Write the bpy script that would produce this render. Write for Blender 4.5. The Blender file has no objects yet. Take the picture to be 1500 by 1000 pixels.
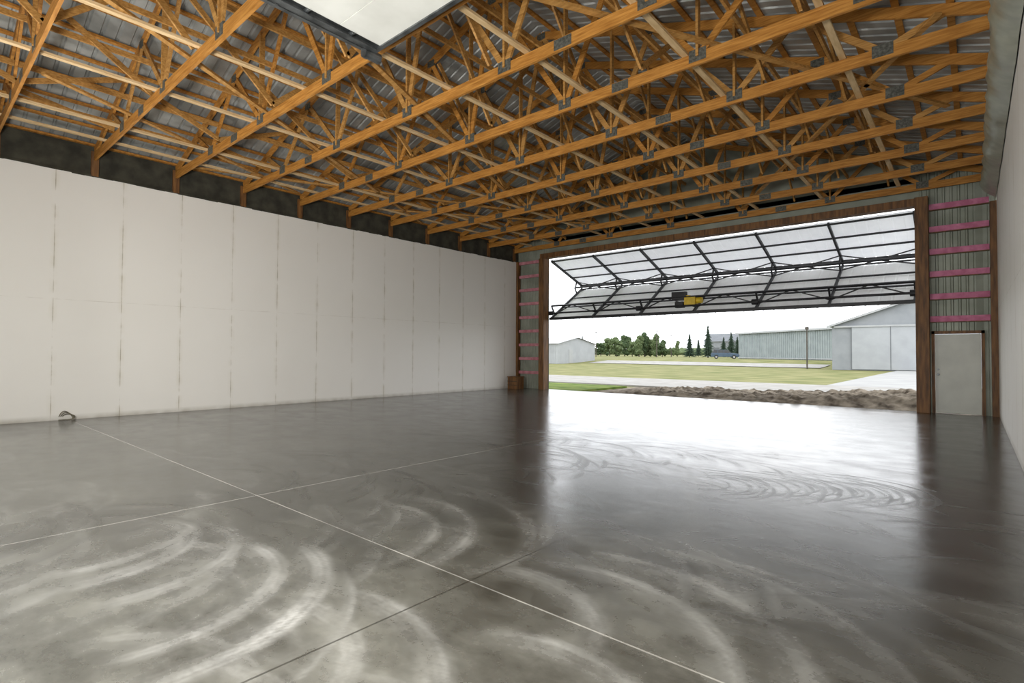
import bpy, math, random
import numpy as np
from mathutils import Vector, Matrix, noise
random.seed(7); rng=np.random.default_rng(5)
scene=bpy.context.scene
XL,XR,YD,YB=-14.97,0.48,17.57,-1.0
XC=(XL+XR)/2
ZW=5.44
JL,JR=-13.33,-1.12
# ------------------------------------------------------------ mesh builder
class M:
    def __init__(s): s.v=[];s.f=[];s.m=[]
    def add(s,vs,fs,mat=0):
        b=len(s.v); s.v+= [tuple(v) for v in vs]; s.f+=[tuple(i+b for i in f) for f in fs]; s.m+=[mat]*len(fs)
    def box(s,x0,x1,y0,y1,z0,z1,mat=0):
        vs=[(x,y,z) for x in (x0,x1) for y in (y0,y1) for z in (z0,z1)]
        s.add(vs,[(0,1,3,2),(4,6,7,5),(0,4,5,1),(2,3,7,6),(0,2,6,4),(1,5,7,3)],mat)
    def beam(s,p,q,w,h,mat=0,up=(0,0,1)):
        p=Vector(p);q=Vector(q);d=(q-p).normalized();u=Vector(up)
        if abs(d.dot(u))>.98: u=Vector((0,1,0))
        a=d.cross(u).normalized()*w/2; b=a.cross(d).normalized()*h/2
        vs=[p-a-b,p+a-b,p+a+b,p-a+b,q-a-b,q+a-b,q+a+b,q-a+b]
        s.add(vs,[(3,2,1,0),(4,5,6,7),(0,1,5,4),(1,2,6,5),(2,3,7,6),(3,0,4,7)],mat)
    def cyl(s,p,q,r,mat=0,n=12,r2=None):
        p=Vector(p);q=Vector(q);d=(q-p).normalized();u=Vector((0,0,1)) if abs(d.z)<.9 else Vector((1,0,0))
        a=d.cross(u).normalized();b=a.cross(d); r2=r if r2 is None else r2
        vs=[];
        for i in range(n):
            c,t=math.cos(2*math.pi*i/n),math.sin(2*math.pi*i/n)
            vs.append(p+(a*c+b*t)*r);vs.append(q+(a*c+b*t)*r2)
        fs=[(2*i,2*((i+1)%n),2*((i+1)%n)+1,2*i+1) for i in range(n)]
        fs.append(tuple(2*i for i in range(n))[::-1]);fs.append(tuple(2*i+1 for i in range(n)))
        s.add(vs,fs,mat)
    def done(s,name,mats,parent=None,smooth=False,bevel=0):
        me=bpy.data.meshes.new(name);me.from_pydata(s.v,[],s.f)
        for m in mats: me.materials.append(m)
        me.polygons.foreach_set('material_index',s.m)
        if smooth: me.polygons.foreach_set('use_smooth',[True]*len(s.f))
        me.update()
        o=bpy.data.objects.new(name,me);scene.collection.objects.link(o)
        if bevel:
            b=o.modifiers.new('bevel','BEVEL');b.width=bevel;b.segments=2;b.limit_method='ANGLE'
        if parent: o.parent=parent
        return o
def empty(name,loc=(0,0,0)):
    e=bpy.data.objects.new(name,None);e.location=loc;scene.collection.objects.link(e);return e
# ------------------------------------------------------------ materials
def new(name):
    m=bpy.data.materials.new(name);m.use_nodes=True;nt=m.node_tree;b=nt.nodes['Principled BSDF'];return m,nt,b
def N(nt,t,**k):
    n=nt.nodes.new(t)
    for a,v in k.items():
        if a in n.inputs: n.inputs[a].default_value=v
        else: setattr(n,a,v)
    return n
def mth(nt,op,a,b=None,c=None,clamp=False):
    n=nt.nodes.new('ShaderNodeMath');n.operation=op;n.use_clamp=clamp
    for i,x in enumerate((a,b,c)):
        if x is None: continue
        if isinstance(x,(int,float)): n.inputs[i].default_value=x
        else: nt.links.new(x,n.inputs[i])
    return n.outputs[0]
def mixc(nt,f,a,b):
    n=nt.nodes.new('ShaderNodeMix');n.data_type='RGBA'
    for i,x in ((0,f),(6,a),(7,b)):
        if isinstance(x,(int,float)): n.inputs[i].default_value=x
        elif isinstance(x,tuple): n.inputs[i].default_value=(*x,1) if len(x)==3 else x
        else: nt.links.new(x,n.inputs[i])
    return n.outputs[2]
def noisy(name,c1,c2,scale=5,rough=.6,stretch=(1,1,1),metal=0,bump=0,detail=4,lo=.35,hi=.65,spec=.5):
    m,nt,b=new(name)
    tc=N(nt,'ShaderNodeTexCoord');mp=N(nt,'ShaderNodeMapping');mp.inputs['Scale'].default_value=stretch
    nt.links.new(tc.outputs['Object'],mp.inputs[0])
    n=N(nt,'ShaderNodeTexNoise');n.inputs['Scale'].default_value=scale;n.inputs['Detail'].default_value=detail
    nt.links.new(mp.outputs[0],n.inputs['Vector'])
    r=N(nt,'ShaderNodeValToRGB');r.color_ramp.elements[0].position=lo;r.color_ramp.elements[1].position=hi
    r.color_ramp.elements[0].color=(*c1,1);r.color_ramp.elements[1].color=(*c2,1)
    nt.links.new(n.outputs['Fac'],r.inputs[0]);nt.links.new(r.outputs[0],b.inputs['Base Color'])
    b.inputs['Roughness'].default_value=rough;b.inputs['Metallic'].default_value=metal
    b.inputs['Specular IOR Level'].default_value=spec
    if bump:
        bp=N(nt,'ShaderNodeBump');bp.inputs['Strength'].default_value=bump;nt.links.new(n.outputs['Fac'],bp.inputs['Height']);nt.links.new(bp.outputs[0],b.inputs['Normal'])
    return m
wood_o=noisy('wood_amber',(.27,.105,.014),(.50,.235,.050),3,.6,(1,6,14),lo=.3,hi=.7,spec=.3)
wood_y=noisy('wood_pine',(.27,.125,.026),(.50,.27,.08),3,.6,(1,6,14),lo=.3,hi=.7,spec=.3)
wood_p=noisy('wood_pale',(.48,.32,.15),(.68,.50,.28),3,.6,(6,1,14),lo=.3,hi=.7)
wood_d=noisy('wood_dark',(.085,.036,.010),(.21,.095,.026),2,.6,(8,8,1))
gusset=noisy('gusset_steel',(.05,.05,.04),(.13,.13,.11),30,.6,metal=.3)
metal_roof=noisy('roof_metal',(.22,.23,.22),(.42,.43,.41),1.2,.4,metal=.25)
metal_wall=noisy('wall_metal',(.22,.24,.19),(.32,.34,.28),1.5,.5,metal=.2)
steel_blk=noisy('black_steel',(.008,.008,.010),(.018,.018,.021),4,.5)
steel_gray=noisy('galv_steel',(.07,.075,.075),(.17,.18,.18),6,.4,metal=.6)
pink=noisy('pink_insulation',(.48,.14,.24),(.66,.24,.38),6,.8)
pink2=noisy('pink_insulation_faded',(.42,.15,.18),(.58,.26,.30),6,.8)
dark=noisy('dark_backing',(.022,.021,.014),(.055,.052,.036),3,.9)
white_panel=noisy('door_panel_white',(.68,.68,.62),(.77,.77,.71),2,.5)
steel_door=noisy('man_door_paint',(.50,.51,.46),(.58,.59,.53),2,.45)
yellow=noisy('yellow_paint',(.62,.42,.015),(.75,.52,.03),6,.4)
skin=noisy('door_skin',(.74,.75,.76),(.84,.85,.86),2,.55);nt=skin.node_tree
tr=nt.nodes.new('ShaderNodeBsdfTranslucent');tr.inputs[0].default_value=(.9,.91,.93,1);mx=nt.nodes.new('ShaderNodeMixShader');mx.inputs[0].default_value=.24
nt.links.new(nt.nodes['Principled BSDF'].outputs[0],mx.inputs[1]);nt.links.new(tr.outputs[0],mx.inputs[2]);nt.links.new(mx.outputs[0],nt.nodes['Material Output'].inputs[0])
poly,nt,b=new('poly_sheet');b.inputs['Roughness'].default_value=.3
tc=N(nt,'ShaderNodeTexCoord');n=N(nt,'ShaderNodeTexNoise');n.inputs['Scale'].default_value=5;nt.links.new(tc.outputs['Object'],n.inputs['Vector'])
bp=N(nt,'ShaderNodeBump');bp.inputs['Strength'].default_value=.7;nt.links.new(n.outputs['Fac'],bp.inputs['Height']);nt.links.new(bp.outputs[0],b.inputs['Normal'])
nt.links.new(mixc(nt,n.outputs['Fac'],(.18,.19,.14),(.44,.45,.36)),b.inputs['Base Color'])

def wall_mat(name,c1,c2,off):
    m,nt,b=new(name);tc=N(nt,'ShaderNodeTexCoord');sp=N(nt,'ShaderNodeSeparateXYZ');nt.links.new(tc.outputs['Object'],sp.inputs[0])
    n=N(nt,'ShaderNodeTexNoise');n.inputs['Scale'].default_value=.5;n.inputs['Detail'].default_value=5;nt.links.new(tc.outputs['Object'],n.inputs['Vector'])
    n2=N(nt,'ShaderNodeTexNoise');n2.inputs['Scale'].default_value=3.5;n2.inputs['Detail'].default_value=3;nt.links.new(tc.outputs['Object'],n2.inputs['Vector'])
    base=mixc(nt,n.outputs['Fac'],c1,c2)
    d=mth(nt,'ABSOLUTE',mth(nt,'WRAP',mth(nt,'SUBTRACT',sp.outputs[1],off),.61,-.61))
    seam=mth(nt,'LESS_THAN',d,.008)
    soft=mth(nt,'MULTIPLY',mth(nt,'SUBTRACT',1,mth(nt,'DIVIDE',d,.09),clamp=True),mth(nt,'MULTIPLY_ADD',n2.outputs['Fac'],3,-1.2,clamp=True))
    dz=mth(nt,'ABSOLUTE',mth(nt,'SUBTRACT',sp.outputs[2],2.62))
    seamh=mth(nt,'MULTIPLY',mth(nt,'LESS_THAN',dz,.007),.4)
    fac=mth(nt,'MULTIPLY',mth(nt,'MAXIMUM',seam,seamh),mth(nt,'MULTIPLY_ADD',n2.outputs['Fac'],3.2,-1.15,clamp=True))
    c=mixc(nt,mth(nt,'MULTIPLY',soft,.4),base,(.60,.56,.44))
    c=mixc(nt,mth(nt,'MULTIPLY',fac,.8),c,(.33,.29,.20))
    ft=mth(nt,'MULTIPLY',mth(nt,'SUBTRACT',1,mth(nt,'DIVIDE',sp.outputs[2],.12),clamp=True),n2.outputs['Fac'])
    c=mixc(nt,ft,c,(.25,.22,.16))
    nt.links.new(c,b.inputs['Base Color']);b.inputs['Roughness'].default_value=.55
    return m
m_wall=wall_mat('wall_board_white',(.77,.75,.70),(.84,.825,.78),2.2)
# ------------------------------------------------------------ camera
f,yaw,pi_,ro=780.7,*[math.radians(a) for a in (40.844,1.233,.274)]
fw=Vector((-math.sin(yaw)*math.cos(pi_),math.cos(yaw)*math.cos(pi_),math.sin(pi_)))
rt=Vector((math.cos(yaw),math.sin(yaw),0));up=rt.cross(fw)
r2=rt*math.cos(ro)+up*math.sin(ro);u2=-rt*math.sin(ro)+up*math.cos(ro)
cam=bpy.data.cameras.new('camera');cam.sensor_width=36;cam.lens=f*36/1500;cam.clip_end=2000;cam.clip_start=.05
co=bpy.data.objects.new('camera',cam);scene.collection.objects.link(co);scene.camera=co
Mx=Matrix((r2,u2,-fw)).transposed().to_4x4();Mx.translation=Vector((0,0,1.5));co.matrix_world=Mx
# ------------------------------------------------------------ floor
xs=np.concatenate([np.arange(XL,-6.6,.06),np.arange(-6.6,XR,.02),[XR]])
ys=np.concatenate([np.arange(YB,.4,.06),np.arange(.4,8.2,.02),np.arange(8.2,YD+.25,.06)])
nx,ny=len(xs),len(ys)
Xg,Yg=np.meshgrid(xs,ys)
verts=np.stack([Xg.ravel(),Yg.ravel(),np.zeros(nx*ny)],1)
idx=np.arange(nx*ny).reshape(ny,nx)
faces=np.stack([idx[:-1,:-1],idx[:-1,1:],idx[1:,1:],idx[1:,:-1]],-1).reshape(-1,4)
me=bpy.data.meshes.new('floor');me.vertices.add(len(verts));me.vertices.foreach_set('co',verts.ravel())
me.loops.add(faces.size);me.loops.foreach_set('vertex_index',faces.ravel().astype(np.int32))
me.polygons.add(len(faces));me.polygons.foreach_set('loop_start',np.arange(0,faces.size,4,dtype=np.int32))
me.update(calc_edges=True)
sw=np.zeros_like(Xg)
def arc(cx,cy,R,w,a0,a1,amp):
    x0,x1=np.searchsorted(xs,[cx-R-.4,cx+R+.4]);y0,y1=np.searchsorted(ys,[cy-R-.4,cy+R+.4])
    if x1<=x0 or y1<=y0: return
    X=Xg[y0:y1,x0:x1]-cx;Y=Yg[y0:y1,x0:x1]-cy
    r=np.hypot(X,Y*1.03);th=np.degrees(np.arctan2(Y,X));mid=(a0+a1)/2;half=(a1-a0)/2
    da=np.abs((th-mid+180)%360-180)
    ang=np.clip((half-da)/30,0,1)
    ph=rng.uniform(0,6)
    stripe=.70+.30*np.sin(r*95+ph+.6*np.sin(th*.06+ph))*np.sin(r*41+ph*2)
    side=np.where(r>R,w*.45,w*1.3)
    v=amp*np.exp(-((r-R)/side)**2)*ang*(.8+.2*np.sin(th*.13+R*9))*stripe
    sw[y0:y1,x0:x1]=np.maximum(sw[y0:y1,x0:x1],v)
for (cx,cy,R,a0,a1,amp,w) in [(-3.95,.95,1.2,-25,105,1,.10),(-4.05,.95,.95,-20,120,.95,.10),(-4.3,.95,.72,0,150,.7,.08),(-4.75,1.0,.9,-20,110,.85,.11),(-5.1,.9,.8,-20,120,.95,.12),(-5.5,.95,.9,-30,90,.8,.10),(-3.7,.7,1.45,0,90,.5,.05),
   (-4.1,2.45,1.2,-10,125,.75,.10),(-4.1,2.35,.96,-10,130,.65,.09),(-3.9,2.6,1.45,0,120,.65,.07),(-4.6,2.4,.9,0,120,.5,.09),(-4.2,2.5,1.75,10,120,.5,.07),(-5.2,2.4,1.1,0,120,.4,.08),(-3.6,3.0,1.1,-30,80,.5,.07),
   (-1.75,2.3,1.3,-15,120,.7,.10),(-1.8,2.2,1.05,-10,130,.6,.09),(-1.6,2.4,1.55,0,110,.5,.07),(-2.2,2.1,.8,0,130,.5,.10),(-1.5,2.2,1.85,10,110,.45,.06),(-1.3,2.3,2.1,20,110,.35,.05),
   (-2.6,.9,1.1,0,130,.6,.10),(-2.8,.9,.8,0,130,.45,.10),(-1.5,1.5,.8,0,140,.5,.10),(-6.2,1.2,1.0,-10,110,.5,.1)]:
    arc(cx,cy,R,w,a0,a1,amp)
sw_l=sw.copy();sw=np.zeros_like(Xg)
for k in range(8):
    for j in range(4):
        arc(-2.45+.20*k+.04*math.sin(3*k+j),6.15+.12*k+.06*math.sin(5*k),.36+.15*j+.03*math.sin(k*2.3+j),.026,-80+9*j,120+12*math.sin(k),.95)
for k in range(110):
    cx=rng.uniform(-7,XR);cy=rng.uniform(0,7.5);R=rng.uniform(.8,1.3);a=rng.uniform(-20,60)
    for j in range(4): arc(cx+j*rng.uniform(.1,.35),cy+rng.uniform(-.1,.1),R+rng.uniform(-.1,.1),rng.uniform(.03,.09),a,a+rng.uniform(60,140),rng.uniform(.2,.7))
sw_d=sw.copy();sw=sw_l
for k in range(220):
    cx=rng.uniform(XL,XR);cy=rng.uniform(-1,16);R=rng.uniform(.8,1.3);a=rng.uniform(-20,60)
    for j in range(4):
        arc(cx+j*rng.uniform(.1,.35),cy+rng.uniform(-.1,.1),R+rng.uniform(-.1,.1),rng.uniform(.04,.11),a,a+rng.uniform(60,140),rng.uniform(.15,.38))
dust=np.clip((4.0-Yg+.45*(Xg+4))/3.4,0,1)*np.clip((Xg+8.0)/3.5,0,1)*np.clip((-.0-Xg+.35*(3-Yg))/1.1,.2,1)
for nm,arr in (('swirl',sw),('dust',dust),('scuff',sw_d)):
    at=me.attributes.new(nm,'FLOAT','POINT');at.data.foreach_set('value',arr.ravel().astype(np.float32))
m,nt,b=new('polished_concrete')
tc=N(nt,'ShaderNodeTexCoord');sp=N(nt,'ShaderNodeSeparateXYZ');nt.links.new(tc.outputs['Object'],sp.inputs[0])
def nz(scale,detail=5,stretch=(1,1,1),dist=0,rough=.55):
    mp=N(nt,'ShaderNodeMapping');mp.inputs['Scale'].default_value=stretch;nt.links.new(tc.outputs['Object'],mp.inputs[0])
    n=N(nt,'ShaderNodeTexNoise');n.inputs['Scale'].default_value=scale;n.inputs['Detail'].default_value=detail;n.inputs['Distortion'].default_value=dist;n.inputs['Roughness'].default_value=rough
    nt.links.new(mp.outputs[0],n.inputs['Vector']);return n.outputs['Fac']
def attr(s):
    a=N(nt,'ShaderNodeAttribute');a.attribute_name=s;return a.outputs['Fac']
big=nz(.5,6,(1,1,1),.2,.6);mid=nz(1.6,8,(1,1.4,1),0,.66);fine=nz(22,5,(1,1,1),0,.7);patch=nz(.9,4,(1,1,1),.3,.55)
A_s,A_d,A_c=attr('swirl'),attr('dust'),attr('scuff')
c=mixc(nt,mth(nt,'MULTIPLY_ADD',big,2.4,-.7,clamp=True),(.024,.0245,.020),(.062,.062,.053))
dfac=mth(nt,'MULTIPLY',mth(nt,'MULTIPLY_ADD',mid,2.6,-.75,clamp=True),mth(nt,'MULTIPLY_ADD',A_d,.86,.06))
dfac=mth(nt,'MULTIPLY',dfac,mth(nt,'MULTIPLY_ADD',patch,2.8,-.62,clamp=True))
c=mixc(nt,dfac,c,(.265,.262,.225))
sfac=mth(nt,'MULTIPLY',A_s,mth(nt,'MULTIPLY_ADD',mid,2.8,-.55,clamp=True))
sfac=mth(nt,'MULTIPLY',sfac,mth(nt,'MULTIPLY_ADD',fine,1.6,.1,clamp=True))
sfac=mth(nt,'MULTIPLY',sfac,mth(nt,'MULTIPLY_ADD',A_d,.65,.35))
c=mixc(nt,sfac,c,(.66,.655,.62))
c=mixc(nt,mth(nt,'MULTIPLY',A_c,mth(nt,'MULTIPLY_ADD',mid,2,-.4,clamp=True)),c,(.030,.030,.024))
def line(axis,pos,w):
    return mth(nt,'LESS_THAN',mth(nt,'ABSOLUTE',mth(nt,'SUBTRACT',sp.outputs[axis],pos)),w)
lm=mth(nt,'MULTIPLY',line(1,2.5,.006),mth(nt,'MULTIPLY_ADD',mid,2.6,-.55,clamp=True))
lm=mth(nt,'MAXIMUM',lm,mth(nt,'MULTIPLY',line(0,-5.67,.008),.75))
lf=mth(nt,'MAXIMUM',mth(nt,'MAXIMUM',line(1,5.62,.005),line(1,8.74,.005)),mth(nt,'MAXIMUM',line(0,-8.8,.005),line(0,-11.9,.005)))
lm=mth(nt,'MAXIMUM',lm,mth(nt,'MULTIPLY',lf,.12))
c=mixc(nt,mth(nt,'MULTIPLY',lm,.8),c,(.58,.56,.51))
c=mixc(nt,mth(nt,'MULTIPLY',line(0,-2.52,.007),.7),c,(.02,.02,.016))
nt.links.new(c,b.inputs['Base Color'])
ro_=mth(nt,'ADD',mth(nt,'MULTIPLY_ADD',mid,.20,.10),mth(nt,'MULTIPLY',mth(nt,'ADD',mth(nt,'ADD',sfac,mth(nt,'MULTIPLY',A_c,.8)),mth(nt,'MULTIPLY',dfac,.5)),.26))
nt.links.new(ro_,b.inputs['Roughness']);b.inputs['IOR'].default_value=2.15
bp=N(nt,'ShaderNodeBump');bp.inputs['Strength'].default_value=.12;bp.inputs['Distance'].default_value=.02
h=mth(nt,'ADD',mth(nt,'ADD',mid,mth(nt,'MULTIPLY',A_s,.35)),mth(nt,'ADD',mth(nt,'MULTIPLY',A_c,.08),mth(nt,'MULTIPLY',fine,.10)))
nt.links.new(h,bp.inputs['Height']);nt.links.new(bp.outputs[0],b.inputs['Normal'])
me.materials.append(m);fl=bpy.data.objects.new('floor',me);scene.collection.objects.link(fl)
# ------------------------------------------------------------ side and back walls
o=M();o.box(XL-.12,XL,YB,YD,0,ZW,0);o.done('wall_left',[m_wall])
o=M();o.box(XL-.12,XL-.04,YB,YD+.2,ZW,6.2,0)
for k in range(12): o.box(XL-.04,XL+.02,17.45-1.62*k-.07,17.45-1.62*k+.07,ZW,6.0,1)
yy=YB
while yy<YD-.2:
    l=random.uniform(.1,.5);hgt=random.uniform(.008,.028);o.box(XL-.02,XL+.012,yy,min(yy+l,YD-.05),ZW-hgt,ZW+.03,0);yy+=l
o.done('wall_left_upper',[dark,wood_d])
o=M();o.box(XR,XR+.12,YB,YD,0,ZW,0);o.box(XR+.04,XR+.12,YB,YD+.2,ZW,6.2,0);wr=o.done('wall_right',[m_wall])
o=M();o.box(XL,-6.45,YB-.15,YB,0,8.8,0);o.box(-1.55,XR,YB-.15,YB,0,8.8,0);o.box(-6.45,-1.55,YB-.15,YB,5.2,8.8,0);o.done('wall_back',[metal_wall])
o=M();ny_=150;nz_=14;vs=[]
for i in range(ny_+1):
    y=YB+.1+(YD-.1-YB-.1)*i/ny_
    for j in range(nz_+1):
        t=j/nz_;z=5.36+.66*t
        bul=.27*math.sin(math.pi*min(1,t*1.02))**.7+.05*noise.noise((y*1.3,z*3,0))+.03*noise.noise((y*6,z*4,3))
        if t<.02: bul=.01
        vs.append((XR-.005-max(.0,bul),y,z+.06*noise.noise((y*1.1,0,7))*(1-t)))
o.add(vs,[(i*(nz_+1)+j,(i+1)*(nz_+1)+j,(i+1)*(nz_+1)+j+1,i*(nz_+1)+j+1) for i in range(ny_) for j in range(nz_)])
o.done('vapor_barrier_sheet',[poly],smooth=True)
# ------------------------------------------------------------ roof
def zr(x): return 8.75-.338*abs(x-XC)
def ribprofile(a0,a1,period=.2286,h=.02,w=.05):
    p=[];a=a0
    while a<a1-period:
        p+=[(a,0),(a+period-w-.02,0),(a+period-w,h),(a+period-.02,h)];a+=period
    p.append((a1,0));return p
pr=ribprofile(YB-.3,YD+.4,h=.03)
o=M()
for sgn in (-1,1):
    xe=XC+sgn*(XR-XC+.45)
    vs=[]
    for (y,h) in pr: vs+=[(XC,y,zr(XC)+h),(xe,y,zr(xe)+h)]
    o.add(vs,[(2*i,2*i+1,2*i+3,2*i+2) for i in range(len(pr)-1)])
o.done('ceiling_metal_roof',[metal_roof])
o=M();d=.35
while d<8.1:
    for sgn in (-1,1):
        x=XC+sgn*d;o.box(x-.045,x+.045,YB,YD+.2,zr(x)-.055,zr(x)-.012,0)
    d+=.61
o.done('roof_purlins',[wood_o])
# ------------------------------------------------------------ trusses
bn=[-12.7,-10.25,-7.85,-5.45,-3.05,-.95]
tn=[-13.6,-11.5,-9.1,XC,-4.6,-2.1,-.2]
for k in range(12):
    y=17.45-1.62*k
    if y<YB+.1: break
    o=M()
    top=lambda x:zr(x)-.06-.08
    o.box(XL+.02,XR-.02,y-.022,y+.022,5.80,5.98,0)
    for sgn,xe in ((-1,XL+.03),(1,XR-.03)):
        o.beam((XC,y,top(XC)),(xe,y,top(xe)),.044,.16,0,(0,0,1))
    webs=[]
    for i,bx in enumerate(bn):
        webs+= [(bx,tn[i]),(bx,tn[i+1])]
    for bx,tx in webs:
        o.beam((bx,y+.001,5.92),(tx,y+.001,top(tx)),.040,.10,1 if k%2 else 0,(0,0,1))
    for bx in bn[1:-1]: o.beam((bx,y,5.92),(bx,y,top(bx)),.04,.09,1,(0,1,0))
    for bx in bn: o.box(bx-.13,bx+.13,y-.027,y+.027,5.85,6.03,2)
    for tx in tn[1:-1]: o.box(tx-.11,tx+.11,y-.027,y+.027,top(tx)-.1,top(tx)+.04,2)
    for tx in (XC+2.9,XC-4.2): o.box(tx-.15,tx+.15,y-.027,y+.027,5.82,5.97,2)
    o.done('roof_truss',[wood_o,wood_y,gusset])
o=M()
for x in (-1.45,-3.24,-5.0,-6.7,-8.6,-10.6,-12.9,-14.0): o.box(x-.045,x+.045,YB+.1,17.4,5.985,6.025,0)
ysn=[17.45-1.62*k for k in range(12)]
for j,x in enumerate((-13.4,-12.3,-11.0,-9.8,-8.9,-7.3,-5.8,-4.0,-2.6,-1.7)):
    zt=zr(x)-.3
    for k in range(11):
        a,b_=ysn[k],ysn[k+1]
        if (k+j)%2: o.beam((x+.03,a,6.08),(x+.03,b_,zt),.04,.09,1,(0,0,1))
        elif j%2: o.beam((x+.03,a,zt),(x+.03,b_,6.08),.04,.09,1,(0,0,1))
    o.box(x-.02,x+.02,YB+.1,17.4,(6.05+zt)/2-.045,(6.05+zt)/2+.045,1)
for x0,x1,y0,y1 in ((-14.6,-9.9,4.6,15.5),(-14.6,-8.3,12.0,1.5),(-.3,-5.4,12.5,3.0),(-.3,-5.4,9.0,17.2),(-9.5,-14.6,16.8,9.5),(-14.6,-11.5,7.5,1.5),(-6.5,-10.5,3.5,12.5)):
    o.beam((x0,y0,6.05),(x1,y1,6.05),.09,.04,1)
o.done('truss_bracing',[wood_p,wood_y])
# ------------------------------------------------------------ front (door) wall
def corr_wall(o,x0,x1,y,z0,z1,mat,per=.15):
    p=ribprofile(x0,x1,per,.025,.05);vs=[]
    for (x,h) in p: vs+=[(x,y-h,z0),(x,y-h,z1)]
    o.add(vs,[(2*i,2*i+1,2*i+3,2*i+2) for i in range(len(p)-1)],mat)
HZ=5.42
o=M();corr_wall(o,XL-.1,JL,YD+.2,0,6.3,0);o.done('wall_front_left',[metal_wall])
o=M();corr_wall(o,JR,-.80,YD+.2,0,6.3,0);corr_wall(o,-.80,.22,YD+.2,2.06,6.3,0);corr_wall(o,.22,XR+.1,YD+.2,0,6.3,0);o.done('wall_front_right',[metal_wall])
o=M()
vs=[(JL-.1,YD+.22,HZ),(JR+.1,YD+.22,HZ),(JR+.1,YD+.22,6.25),(XR+.1,YD+.22,6.25),(XR+.1,YD+.22,zr(XR+.1)),(XC,YD+.22,zr(XC)),(XL-.1,YD+.22,zr(XL-.1)),(XL-.1,YD+.22,6.25),(JL-.1,YD+.22,6.25)]
o.add(vs,[tuple(range(9))],0);o.done('wall_front_gable',[metal_wall])
zs=[.68+.585*i for i in range(9)]
o=M()
for z in zs:
    o.box(XL+.12,JL-.27,YD+.06,YD+.14,z-.06,z+.06,0)
o.done('insulation_strips',[pink2,wood_d])
o=M()
for z in zs:
    if z>2.1:
        o.box(JR+.29,XR-.14,YD+.05,YD+.14,z-.075,z+.07,0);o.box(JR+.29,XR-.14,YD+.045,YD+.145,z-.095,z-.075,1)
o.done('insulation_strips',[pink,wood_d])
o=M()
o.box(JL-.26,JL,YD-.18,YD+.16,0,HZ,0);o.box(JR,JR+.28,YD-.18,YD+.16,0,HZ+.2,0)
o.box(JL-.26,JR+.28,YD-.1,YD+.16,HZ,HZ+.20,0)
o.done('door_frame_timber',[wood_d,skin],bevel=.006)
o=M();o.box(XL,XL+.11,YD,YD+.17,0,ZW,0);o.done('corner_post',[wood_d])
o=M();o.box(XR-.13,XR,YD,YD+.17,0,5.3,0);o.done('corner_post',[wood_d])
e=empty('door_1',(-.29,YD+.1,0))
o=M();o.box(-.45,.45,-.02,.03,.02,2.03,0);o.done('leaf',[steel_door],e,bevel=.004)
o=M();o.box(-.52,-.455,-.05,.08,0,2.12,0);o.box(.455,.52,-.05,.08,0,2.12,0);o.box(-.52,.52,-.05,.08,2.045,2.12,0);o.done('frame',[wood_d],e)
o=M();o.cyl((-.39,-.02,1.0),(-.39,-.07,1.0),.018,0);o.cyl((-.39,-.06,1.0),(-.39,-.10,1.0),.03,0);o.cyl((-.39,-.02,1.13),(-.39,-.04,1.13),.025,0);o.done('knob',[steel_gray],e)
# ------------------------------------------------------------ bifold hangar door
e=empty('bifold_hangar_door')
A=Vector((0,YD+.30,5.34));F=Vector((0,YD+2.65,4.50));B=Vector((0,YD+.26,2.93))
o=M();sk=M()
ribs=[JL+.04+(JR-JL-.08)*i/6 for i in range(7)]
nU=Vector((0,(A-F).z,-(A-F).y)).normalized();
if nU.z>0: nU=-nU
nL=Vector((0,-(F-B).z,(F-B).y)).normalized()
if nL.z<0: nL=-nL
def pt(x,P,Q,s,n,off): 
    v=P.lerp(Q,s)+n*off;return Vector((x,v.y,v.z))
for P,Q,n in ((A,F-Vector((0,.05,-.03)),nU),(B,F-Vector((0,.03,.09)),nL)):
    for x in ribs: o.beam(pt(x,P,Q,0,n,0),pt(x,P,Q,1,n,0),.06,.09,0,n)
    for s in (0.02,.36,.66,.98): o.beam(pt(ribs[0],P,Q,s,n,0),pt(ribs[-1],P,Q,s,n,0),.045,.045,0,n)
    p=ribprofile(ribs[0]-.05,ribs[-1]+.05,.3,.012,.05);vs=[]
    for (x,h) in p: vs+=[pt(x,P,Q,0,n,-.06-h),pt(x,P,Q,1,n,-.06-h)]
    sk.add(vs,[(2*i,2*i+1,2*i+3,2*i+2) for i in range(len(p)-1)])
for (P,Q,n,s0,off) in ((B,F,nL,.12,.42),(B,F,nL,.80,.25),(A,F,nU,.80,.28)):
    o.beam(pt(ribs[0],P,Q,s0,n,off),pt(ribs[-1],P,Q,s0,n,off),.06,.06,0,n)
    for i,x in enumerate(ribs):
        o.beam(pt(x,P,Q,s0,n,0),pt(x,P,Q,s0,n,off),.05,.05,0,(1,0,0))
        o.beam(pt(x,P,Q,min(1,s0+.3),n,0),pt(x,P,Q,s0,n,off),.05,.05,0,(1,0,0))
        if i<6:
            xm=(x+ribs[i+1])/2
            o.beam(pt(x,P,Q,s0,n,0),pt(xm,P,Q,s0,n,off),.035,.035,0,(0,1,0));o.beam(pt(xm,P,Q,s0,n,off),pt(ribs[i+1],P,Q,s0,n,0),.035,.035,0,(0,1,0))
o.beam(pt(ribs[0]-.04,B,F,.0,nL,0),pt(ribs[-1]+.04,B,F,.0,nL,0),.10,.10,0,(0,0,1))
o.cyl(pt(ribs[0]+.1,B,F,.04,nL,.2),pt(ribs[-1]-.1,B,F,.04,nL,.2),.035,0)
for x in ribs[::2]: o.cyl(pt(x-.1,B,F,.04,nL,.2),pt(x+.1,B,F,.04,nL,.2),.09,0,16)
o.done('frame',[steel_blk],e);sk.done('skin',[skin],e)
o=M();c=pt(-7.40,B,F,.12,nL,.30)
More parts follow.
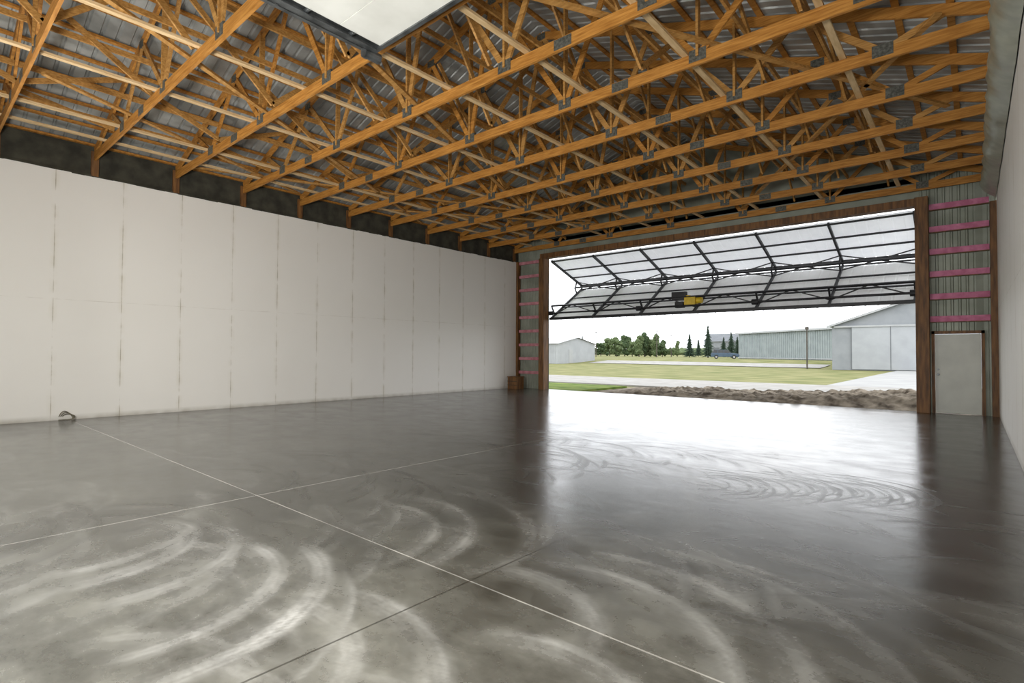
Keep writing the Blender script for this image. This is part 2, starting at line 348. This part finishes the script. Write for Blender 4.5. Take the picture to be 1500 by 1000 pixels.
o.box(c.x-.14,c.x+.25,c.y-.15,c.y+.12,c.z-.20,c.z+.08,0);o.cyl((c.x+.25,c.y,c.z-.03),(c.x+.44,c.y,c.z-.03),.11,0,18);o.cyl((c.x-.05,c.y,c.z+.08),(c.x-.05,c.y,c.z+.16),.09,0,16)
o.box(c.x-.62,c.x-.12,c.y-.1,c.y+.12,c.z+.02,c.z+.3,1);o.box(c.x-.5,c.x-.2,c.y-.1,c.y+.1,c.z-.26,c.z-.05,1)
o.done('door_opener_motor',[yellow,steel_blk],e,bevel=.015)
# ------------------------------------------------------------ sectional overhead door stored under trusses
e=empty('sectional_overhead_door')
o=M();y=-.65
while y<3.9:
    o.box(-6.02,-1.9,y,y+.603,5.64,5.69,0);y+=.607
o.done('panels',[white_panel],e,bevel=.003)
o=M()
for x in (-6.12,-1.82):
    o.box(x-.04,x+.04,-.8,4.2,5.60,5.615,0);o.box(x-.05,x-.035,-.8,4.2,5.60,5.70,0);o.box(x-.04,x+.04,-.8,4.2,5.69,5.70,0)
    o.box(x-.04,x+.04,-.92,-.87,0,5.65,0);o.beam((x,-.9,5.5),(x,-.7,5.65),.06,.05,0)
    for yy in (1.25,2.87): o.beam((x-.06,yy,5.6),(x-.06,yy,5.85),.04,.04,0)
    for yy in [-.5+.615*i for i in range(8)]: o.cyl((x,yy,5.65),(x+.1*(1 if x<-3 else -1),yy,5.65),.03,0)
o.box(-6.42,-1.6,4.20,4.26,5.62,5.72,0)
o.box(-6.34,-6.28,-.8,4.2,5.66,5.74,0);o.beam((-6.31,4.2,5.66),(-6.31,3.5,5.86),.04,.04,0)
o.cyl((-6.25,4.1,5.6),(-6.25,4.35,5.6),.07,0,14)
for yy in (1.2,2.9,4.05): o.box(-6.34,-6.1,yy-.03,yy+.03,5.70,5.8,0)
o.done('tracks',[steel_gray],e)
# ------------------------------------------------------------ small interior objects
o=M();o.box(-14.80,-14.30,16.85,17.30,0,.48,0);o.box(-14.82,-14.28,16.83,17.32,.48,.52,0)
for z in (.16,.32): o.box(-14.81,-14.29,16.84,16.85,z-.01,z+.01,1)
o.done('wooden_crate',[wood_d,dark],bevel=.006)
cu=bpy.data.curves.new('coiled_hose','CURVE');cu.dimensions='3D';cu.bevel_depth=.009;cu.bevel_resolution=3
for j in range(3):
    s_=cu.splines.new('NURBS');d=.03*j;P=[(-14.955,2.34+d,.08),(-14.92,2.37+d,.19-.03*j),(-14.90,2.45+d*.6,.21-.04*j),(-14.88,2.54+d,.10),(-14.87,2.58+d*.5,.012),(-14.86,2.50-d,.012),(-14.88,2.38-d,.012)]
    s_.points.add(len(P)-1)
    for i,p in enumerate(P): s_.points[i].co=(*p,1)
    s_.use_endpoint_u=True
cu.materials.append(noisy('hose_rubber',(.10,.09,.06),(.20,.18,.12),8,.6))
ho=bpy.data.objects.new('coiled_hose',cu);scene.collection.objects.link(ho)
# ------------------------------------------------------------ outside ground (albedos are for a bright overcast sky)
def gz(y):
    t=min(1,max(0,(y-66)/18));t=t*t*(3-2*t);return -.06+.78*t+max(0,y-90)*.002
grass=noisy('grass',(.105,.128,.040),(.265,.245,.12),.45,.95,(1,2.6,1),detail=9,lo=.32,hi=.68,spec=.1)
grass_g=noisy('grass_green',(.07,.12,.02),(.17,.21,.05),1.5,.95,detail=9,spec=.1)
road=noisy('gravel_road',(.27,.26,.24),(.34,.33,.31),1.2,.9,detail=8,spec=.2)
soil=noisy('dry_soil',(.055,.042,.030),(.27,.23,.18),3.0,.95,detail=10,bump=.8,spec=.1)
conc=noisy('concrete_apron',(.29,.29,.285),(.34,.34,.33),.6,.8,spec=.2)
o=M();yl=[YD+.3]+[20+4*i for i in range(26)]+[130,160,220,320,500,800];X=[-900,-300,-120,-60,-30,-10,0,40,150,900]
vs=[(x,y,gz(y)-.06) for y in yl for x in X];w=len(X)
o.add(vs,[(j*w+i,j*w+i+1,(j+1)*w+i+1,(j+1)*w+i) for j in range(len(yl)-1) for i in range(w-1)])
o.done('ground_grass',[grass])
o=M();o.box(-60,60,23.55,30.6,-.2,-.04,0);o.done('gravel_road',[road])
o=M();o.box(-5.6,14,30.62,64.1,-.2,-.045,0);o.done('concrete_apron',[conc])
o=M();o.add([(-45,y,gz(y)+.01) for y in (70,72,74,76)]+[(-13,y,gz(y)+.01) for y in (68,70,72,74)],[(i,i+4,i+5,i+1) for i in range(3)]);o.done('field_track',[road])
def strip(name,x0,x1,y0,y1,st,hf,mat):
    nx_=int((x1-x0)/st);ny_=int((y1-y0)/st);o=M()
    vs=[(x0+i*st,y0+j*st,hf(x0+i*st,y0+j*st)) for j in range(ny_+1) for i in range(nx_+1)]
    w=nx_+1;o.add(vs,[(j*w+i,j*w+i+1,(j+1)*w+i+1,(j+1)*w+i) for j in range(ny_) for i in range(nx_)]);return o.done(name,[mat],smooth=True)
def hs(x,y):
    edge=max(0,min(1,(y-18.0)/.8,(23.4-y)/1.0))*max(0,min(1,(x+11.9)/2.5))
    n=noise.noise((x*.55,y*.8,1))*.5+.5;n2=abs(noise.noise((x*2.2,y*2.6,4)));n3=abs(noise.noise((x*6,y*6,9)))
    return -.10+edge*(.04+.12*n+.17*n2+.12*n3+.045*max(0,x+6)*(.4+n))
strip('dirt_mound',-12.2,6,17.9,23.5,.07,hs,soil)
o=M();o.box(-40,-12.25,YD+.35,22.4,-.2,-.02,0);o.done('grass_strip',[grass_g])
# ------------------------------------------------------------ buildings
bw=noisy('hangar_siding_grey',(.22,.235,.25),(.26,.275,.29),1,.6);bwd=noisy('hangar_siding_light',(.32,.335,.35),(.36,.375,.39),1,.6);trim=noisy('trim_white',(.34,.35,.355),(.38,.39,.395),1,.6);seam=noisy('seam_grey',(.12,.13,.14),(.15,.16,.17),1,.7)
o=M();x0,x1,y0,y1=-11.2,5.2,64.5,80;xm=(x0+x1)/2
o.add([(x0,y0,-.1),(x1,y0,-.1),(x1,y0,4.5),(xm,y0,7.3),(x0,y0,4.5)],[(0,1,2,3,4)],0)
o.box(x0,x1,y0+.05,y1,-.1,4.48,0)
o.add([(x0-.4,y0-.4,4.42),(xm,y0-.4,7.42),(xm,y1,7.42),(x0-.4,y1,4.42)],[(0,1,2,3)],2);o.add([(x1+.4,y0-.4,4.42),(xm,y0-.4,7.42),(xm,y1,7.42),(x1+.4,y1,4.42)],[(0,1,2,3)],2)
o.beam((x0-.4,y0-.4,4.40),(xm,y0-.4,7.40),.08,.2,2);o.beam((x1+.4,y0-.4,4.40),(xm,y0-.4,7.40),.08,.2,2)
for i in range(4):
    a=x0+1.8+i*3.3;o.box(a,a+3.24,y0-.16,y0-.06,0,4.3,1)
o.box(x0+.2,x1-.2,y0-.25,y0-.05,4.3,4.48,2)
for i in range(5):
    a=x0+1.77+i*3.3;o.box(a-.03,a+.03,y0-.18,y0-.05,0,4.3,3)
o.done('neighbour_hangar',[bw,bwd,trim,seam])
lb=noisy('long_building_siding',(.24,.275,.28),(.29,.325,.33),1,.6)
o=M();P=Vector((-31.8,99.0,0));Q=Vector((-14.0,85.0,0));d=(Q-P).normalized();nrm=Vector((-d.y,d.x,0)); 
if nrm.y<0: nrm=-nrm
L=(Q-P).length+3;per=.45;nseg=int(L/per);vs=[]
for i in range(nseg+1):
    for dd,off in ((0,0),(.30,0),(.34,-.08),(.41,-.08)):
        p=P+d*(i*per+dd)+nrm*off;vs+=[(p.x,p.y,.3),(p.x,p.y,5.2)]
o.add(vs,[(2*i,2*i+2,2*i+3,2*i+1) for i in range(len(vs)//2-1)],0)
e1=P+d*L;r1=P+nrm*14;r2_=e1+nrm*14
o.add([(P.x,P.y,.3),(r1.x,r1.y,.3),(r1.x,r1.y,5.2),(P.x,P.y,5.2)],[(0,1,2,3)],0)
o.add([(e1.x,e1.y,.3),(r2_.x,r2_.y,.3),(r2_.x,r2_.y,5.2),(e1.x,e1.y,5.2)],[(0,1,2,3)],0)
a=P-nrm*.4-d*.3;b_=e1-nrm*.4;c_=P+nrm*7-d*.3;d_=e1+nrm*7
o.add([(a.x,a.y,5.15),(b_.x,b_.y,5.15),(d_.x,d_.y,6.0),(c_.x,c_.y,6.0)],[(0,1,2,3)],1)
o.beam((a.x,a.y,5.15),(b_.x,b_.y,5.15),.1,.25,1)
pb=P-nrm*.1;qb=e1-nrm*.1;o.beam((pb.x,pb.y,.85),(qb.x,qb.y,.85),.1,.15,1)
o.done('long_metal_building',[lb,trim])
o=M();x0,x1,y0,y1=-58,-47.5,65.5,76
o.box(x0,x1,y0,y1,-.1,3.0,0);ym=(y0+y1)/2
for k in range(26): o.box(x0+.4*k,x0+.4*k+.05,y0-.03,y0,0,3.0,0)
o.add([(x0-.3,y0-.3,2.95),(x1+.3,y0-.3,2.95),(x1+.3,ym,4.0),(x0-.3,ym,4.0),(x1+.3,y1+.3,2.95),(x0-.3,y1+.3,2.95)],[(0,1,2,3),(3,2,4,5)],1)
o.add([(x1,y0,3.0),(x1,y1,3.0),(x1,ym,3.95)],[(0,1,2)],0)
o.box(x1,x1+.05,y0+3,y0+4,0,2.1,1);o.done('storage_shed',[bwd,trim])
o=M();cx,cy=-46.5,135;gb=gz(cy)-.1
o.box(cx-5,cx+6,cy,cy+8,gb,gb+4.0,0);o.add([(cx-5.5,cy-.4,gb+3.9),(cx+6.5,cy-.4,gb+3.9),(cx+6.5,cy+4,gb+6.0),(cx-5.5,cy+4,gb+6.0),(cx+6.5,cy+8.4,gb+3.9),(cx-5.5,cy+8.4,gb+3.9)],[(0,1,2,3),(3,2,4,5)],1)
o.box(cx-3,cx-1.5,cy-.05,cy,gb+1.2,gb+2.4,1);o.box(cx+2,cx+3.5,cy-.05,cy,gb+1.2,gb+2.4,1);o.done('farm_house',[bw,seam])
# ------------------------------------------------------------ trees
spr=noisy('spruce_needles',(.022,.042,.027),(.06,.085,.058),6,.9,detail=6,spec=.1);leaf=noisy('foliage',(.06,.09,.04),(.14,.175,.085),3,.9,detail=8,bump=.6,spec=.1);leaf2=noisy('foliage_dark',(.035,.06,.03),(.085,.115,.055),3,.9,detail=8,bump=.6,spec=.1);bark=noisy('bark',(.05,.04,.03),(.1,.08,.06),5,.9)
def spruce(x,y,h,w):
    z0=gz(y)-.06;o=M();o.cyl((x,y,z0-.1),(x,y,z0+h*.9),h*.02,1,8,.01)
    nl=20
    for l in range(nl):
        t=l/nl;z=z0+h*(.06+.92*t);R=w*(1-t)**.9*.5*random.uniform(.8,1.15)+.05;nb=12
        vs=[(x,y,z+h*.07)]
        for i in range(nb*2):
            a=math.pi*i/nb+random.random()*.25+l;r=R*(random.uniform(.75,1.25) if i%2 else random.uniform(.25,.45))
            vs.append((x+r*math.cos(a),y+r*math.sin(a),z-(.05*h*(1-t) if i%2 else 0)*random.uniform(.6,1.2)))
        o.add(vs,[(0,1+i,1+(i+1)%(nb*2)) for i in range(nb*2)],0)
    o.done('spruce_tree',[spr,bark])
import bmesh
def ico(sub):
    bm=bmesh.new();bmesh.ops.create_icosphere(bm,subdivisions=sub,radius=1);v=[p.co.copy() for p in bm.verts];f_=[tuple(q.index for q in p.verts) for p in bm.faces];bm.free();return v,f_
IV,IF=ico(3)
def decid(x,y,h,w,mt):
    z0=gz(y)-.06;o=M();o.cyl((x,y,z0-.1),(x,y,z0+h*.6),h*.03,1,8,h*.012)
    for k in range(14):
        t=k/13;cx=x+random.uniform(-.36,.36)*w*(1-t*.6);cy=y+random.uniform(-.3,.3)*w;cz=z0+h*(.18+.68*t);R=h*random.uniform(.09,.16)
        sx=min(R*1.1,w*.3)
        vs=[(cx+v.x*sx*(1+.8*noise.noise(v*3.2+Vector((k,x,0)))),cy+v.y*sx*(1+.8*noise.noise(v*3.2+Vector((k,x,3)))),max(z0+.1,cz+v.z*R*(1+.8*noise.noise(v*3.5+Vector((k,x,7)))))) for v in IV]
        o.add(vs,IF,0)
    o.done('deciduous_tree',[mt,bark])
def site(px,t):
    r=(px-750)/780.7;return (t*(-.6538+.7565*r),t*(.7565+.6538*r))
for px,t,h,w in ((853,118,4.9,1.8),(1010,118,5.3,3.2),(1037,110,6.9,3.0),(1071,112,5.6,2.6),(1023,150,5.0,2.6),(1060,125,4.8,2.6),(1080,128,5.0,2.5)):
    x,y=site(px,t);spruce(x,y,h,w)
for i,(px,t,h,w) in enumerate(((868,158,2.8,5),(880,145,3.8,4.4),(893,155,5.4,6),(903,137,4.6,5),(915,150,6.0,6.5),(926,136,4.0,4),(936,130,5.3,2.2),(944,131,6.0,2.0),(953,132,4.4,3),(961,129,5.6,2.0),(970,128,4.2,3.2),(992,140,4.4,1.3),(984,150,2.6,4))):
    x,y=site(px,t);decid(x,y,h,w,leaf2 if i%3==1 else leaf)
o=M();
for k in range(90):
    x,y=site(790+k*3.6,random.uniform(250,300));R=random.uniform(1.3,2.4)
    o.add([(x+v.x*4,y+v.y*4,gz(y)+1+v.z*R*(1+.4*noise.noise(v*2+Vector((k,0,0))))) for v in IV[::1]],IF,0)
o.done('distant_treeline',[leaf])
# ------------------------------------------------------------ poles
pole=noisy('weathered_pole',(.05,.045,.035),(.1,.085,.07),4,.8)
def upole(px,t,h,r,arm):
    x,y=site(px,t);z=gz(y);o=M();o.cyl((x,y,z-.2),(x,y,z+h),r,0,10,r*.8)
    if arm: o.beam((x-.9,y,z+h-.5),(x+.9,y,z+h-.5),.1,.1,0)
    else: o.box(x-.16,x+.16,y-.12,y+.12,z+h-.3,z+h,0)
    o.done('utility_pole',[pole])
upole(1182,59,4.6,.08,False);upole(873,120,6.0,.10,True);upole(962,118,6.2,.10,True);upole(983,122,5.4,.08,True)
# ------------------------------------------------------------ parked car
cx,cy=site(1062,91);cz=gz(cy)-.05;e=empty('parked_car',(cx,cy,cz));e.rotation_euler=(0,0,yaw+math.radians(-21))
paint=noisy('car_paint',(.04,.075,.12),(.055,.09,.14),2,.25);glass=noisy('car_glass',(.01,.012,.014),(.02,.024,.028),2,.1);tyre=noisy('tyre',(.01,.01,.01),(.02,.02,.02),9,.8);lamp=noisy('lamp_lens',(.3,.3,.3),(.4,.4,.4),2,.2)
def loft(o,prof,hw,mat,taper=1.0,zmid=.9):
    n=len(prof);vs=[]
    for s in (-1,1):
        for (x,z) in prof: vs.append((x,s*hw*(1 if z<zmid else taper),z))
    o.add(vs,[tuple(range(n))[::-1],tuple(range(n,2*n))]+[(i,(i+1)%n,n+(i+1)%n,n+i) for i in range(n)],mat)
o=M();loft(o,[(-2.2,.35),(2.15,.35),(2.25,.6),(2.15,.85),(1.2,.98),(-2.15,1.0),(-2.28,.7)],.88,0);o.done('body',[paint],e,bevel=.05)
o=M();loft(o,[(-2.1,.97),(1.05,.97),(.35,1.5),(-1.75,1.52)],.80,0,.86,1.2);o.done('glasshouse',[glass],e,bevel=.03)
o=M();o.box(-1.7,.35,-.68,.68,1.49,1.55,0)
for x in (-1.15,-.2): 
    for s in (-1,1): o.beam((x,s*.81,.97),(x,s*.70,1.5),.06,.03,0)
o.done('roof',[paint],e,bevel=.02)
o=M()
for x in (-1.4,1.4):
    for s in (-1,1): o.cyl((x,s*.72,.33),(x,s*.92,.33),.33,0,20);o.cyl((x,s*.90,.33),(x,s*.93,.33),.18,1,14)
o.done('wheels',[tyre,lamp],e)
o=M();o.box(2.15,2.24,-.8,-.5,.62,.76,0);o.box(2.15,2.24,.5,.8,.62,.76,0);o.done('headlights',[lamp],e)
# ------------------------------------------------------------ unseen fill lights on stands behind the camera, added to brighten the interior
def fill_light(x,y,z,tgt,power,size):
    e=empty('added_fill_light',(x,y,0))
    o=M()
    for k in range(3):
        a=k*2.09;o.cyl((.45*math.cos(a),.45*math.sin(a)*.6,0),(0,0,.9),.015,0,8)
    o.cyl((0,0,.8),(0,0,z-.1),.018,0,8);o.done('fill_light_stand',[steel_blk],e)
    d=(Vector(tgt)-Vector((x,y,z))).normalized();q=d.to_track_quat('-Z','Y')
    o=M();o.box(-size/2-.03,size/2+.03,-size/2-.03,size/2+.03,.02,.10,0)
    h=o.done('fill_light_head',[steel_blk],e);h.location=(0,0,z);h.rotation_mode='QUATERNION';h.rotation_quaternion=q
    L=bpy.data.lights.new('fill_light_area','AREA');L.shape='SQUARE';L.size=size;L.energy=power;L.color=(1,.975,.94)
    lo=bpy.data.objects.new('lamp',L);scene.collection.objects.link(lo);lo.parent=e;lo.location=(0,0,z);lo.rotation_mode='QUATERNION';lo.rotation_quaternion=q
fill_light(-7.2,-.5,2.2,(-14,10,3.4),270,.8)
fill_light(-1.0,-.5,2.2,(-12,10,3.8),370,.8)
fill_light(-12.5,-.5,2.2,(0,9,3.0),300,.8)
# ------------------------------------------------------------ world
w=bpy.data.worlds.new('overcast');scene.world=w;w.use_nodes=True;nt=w.node_tree;bg=nt.nodes['Background']
tc=nt.nodes.new('ShaderNodeTexCoord');n=nt.nodes.new('ShaderNodeTexNoise');n.inputs['Scale'].default_value=1.6;n.inputs['Detail'].default_value=5;nt.links.new(tc.outputs['Generated'],n.inputs['Vector'])
r=nt.nodes.new('ShaderNodeValToRGB');r.color_ramp.elements[0].color=(.86,.90,.96,1);r.color_ramp.elements[1].color=(1,1,1,1);r.color_ramp.elements[0].position=.3;r.color_ramp.elements[1].position=.7
nt.links.new(n.outputs['Fac'],r.inputs[0]);nt.links.new(r.outputs[0],bg.inputs[0]);bg.inputs[1].default_value=2.8
scene.view_settings.view_transform='Standard'
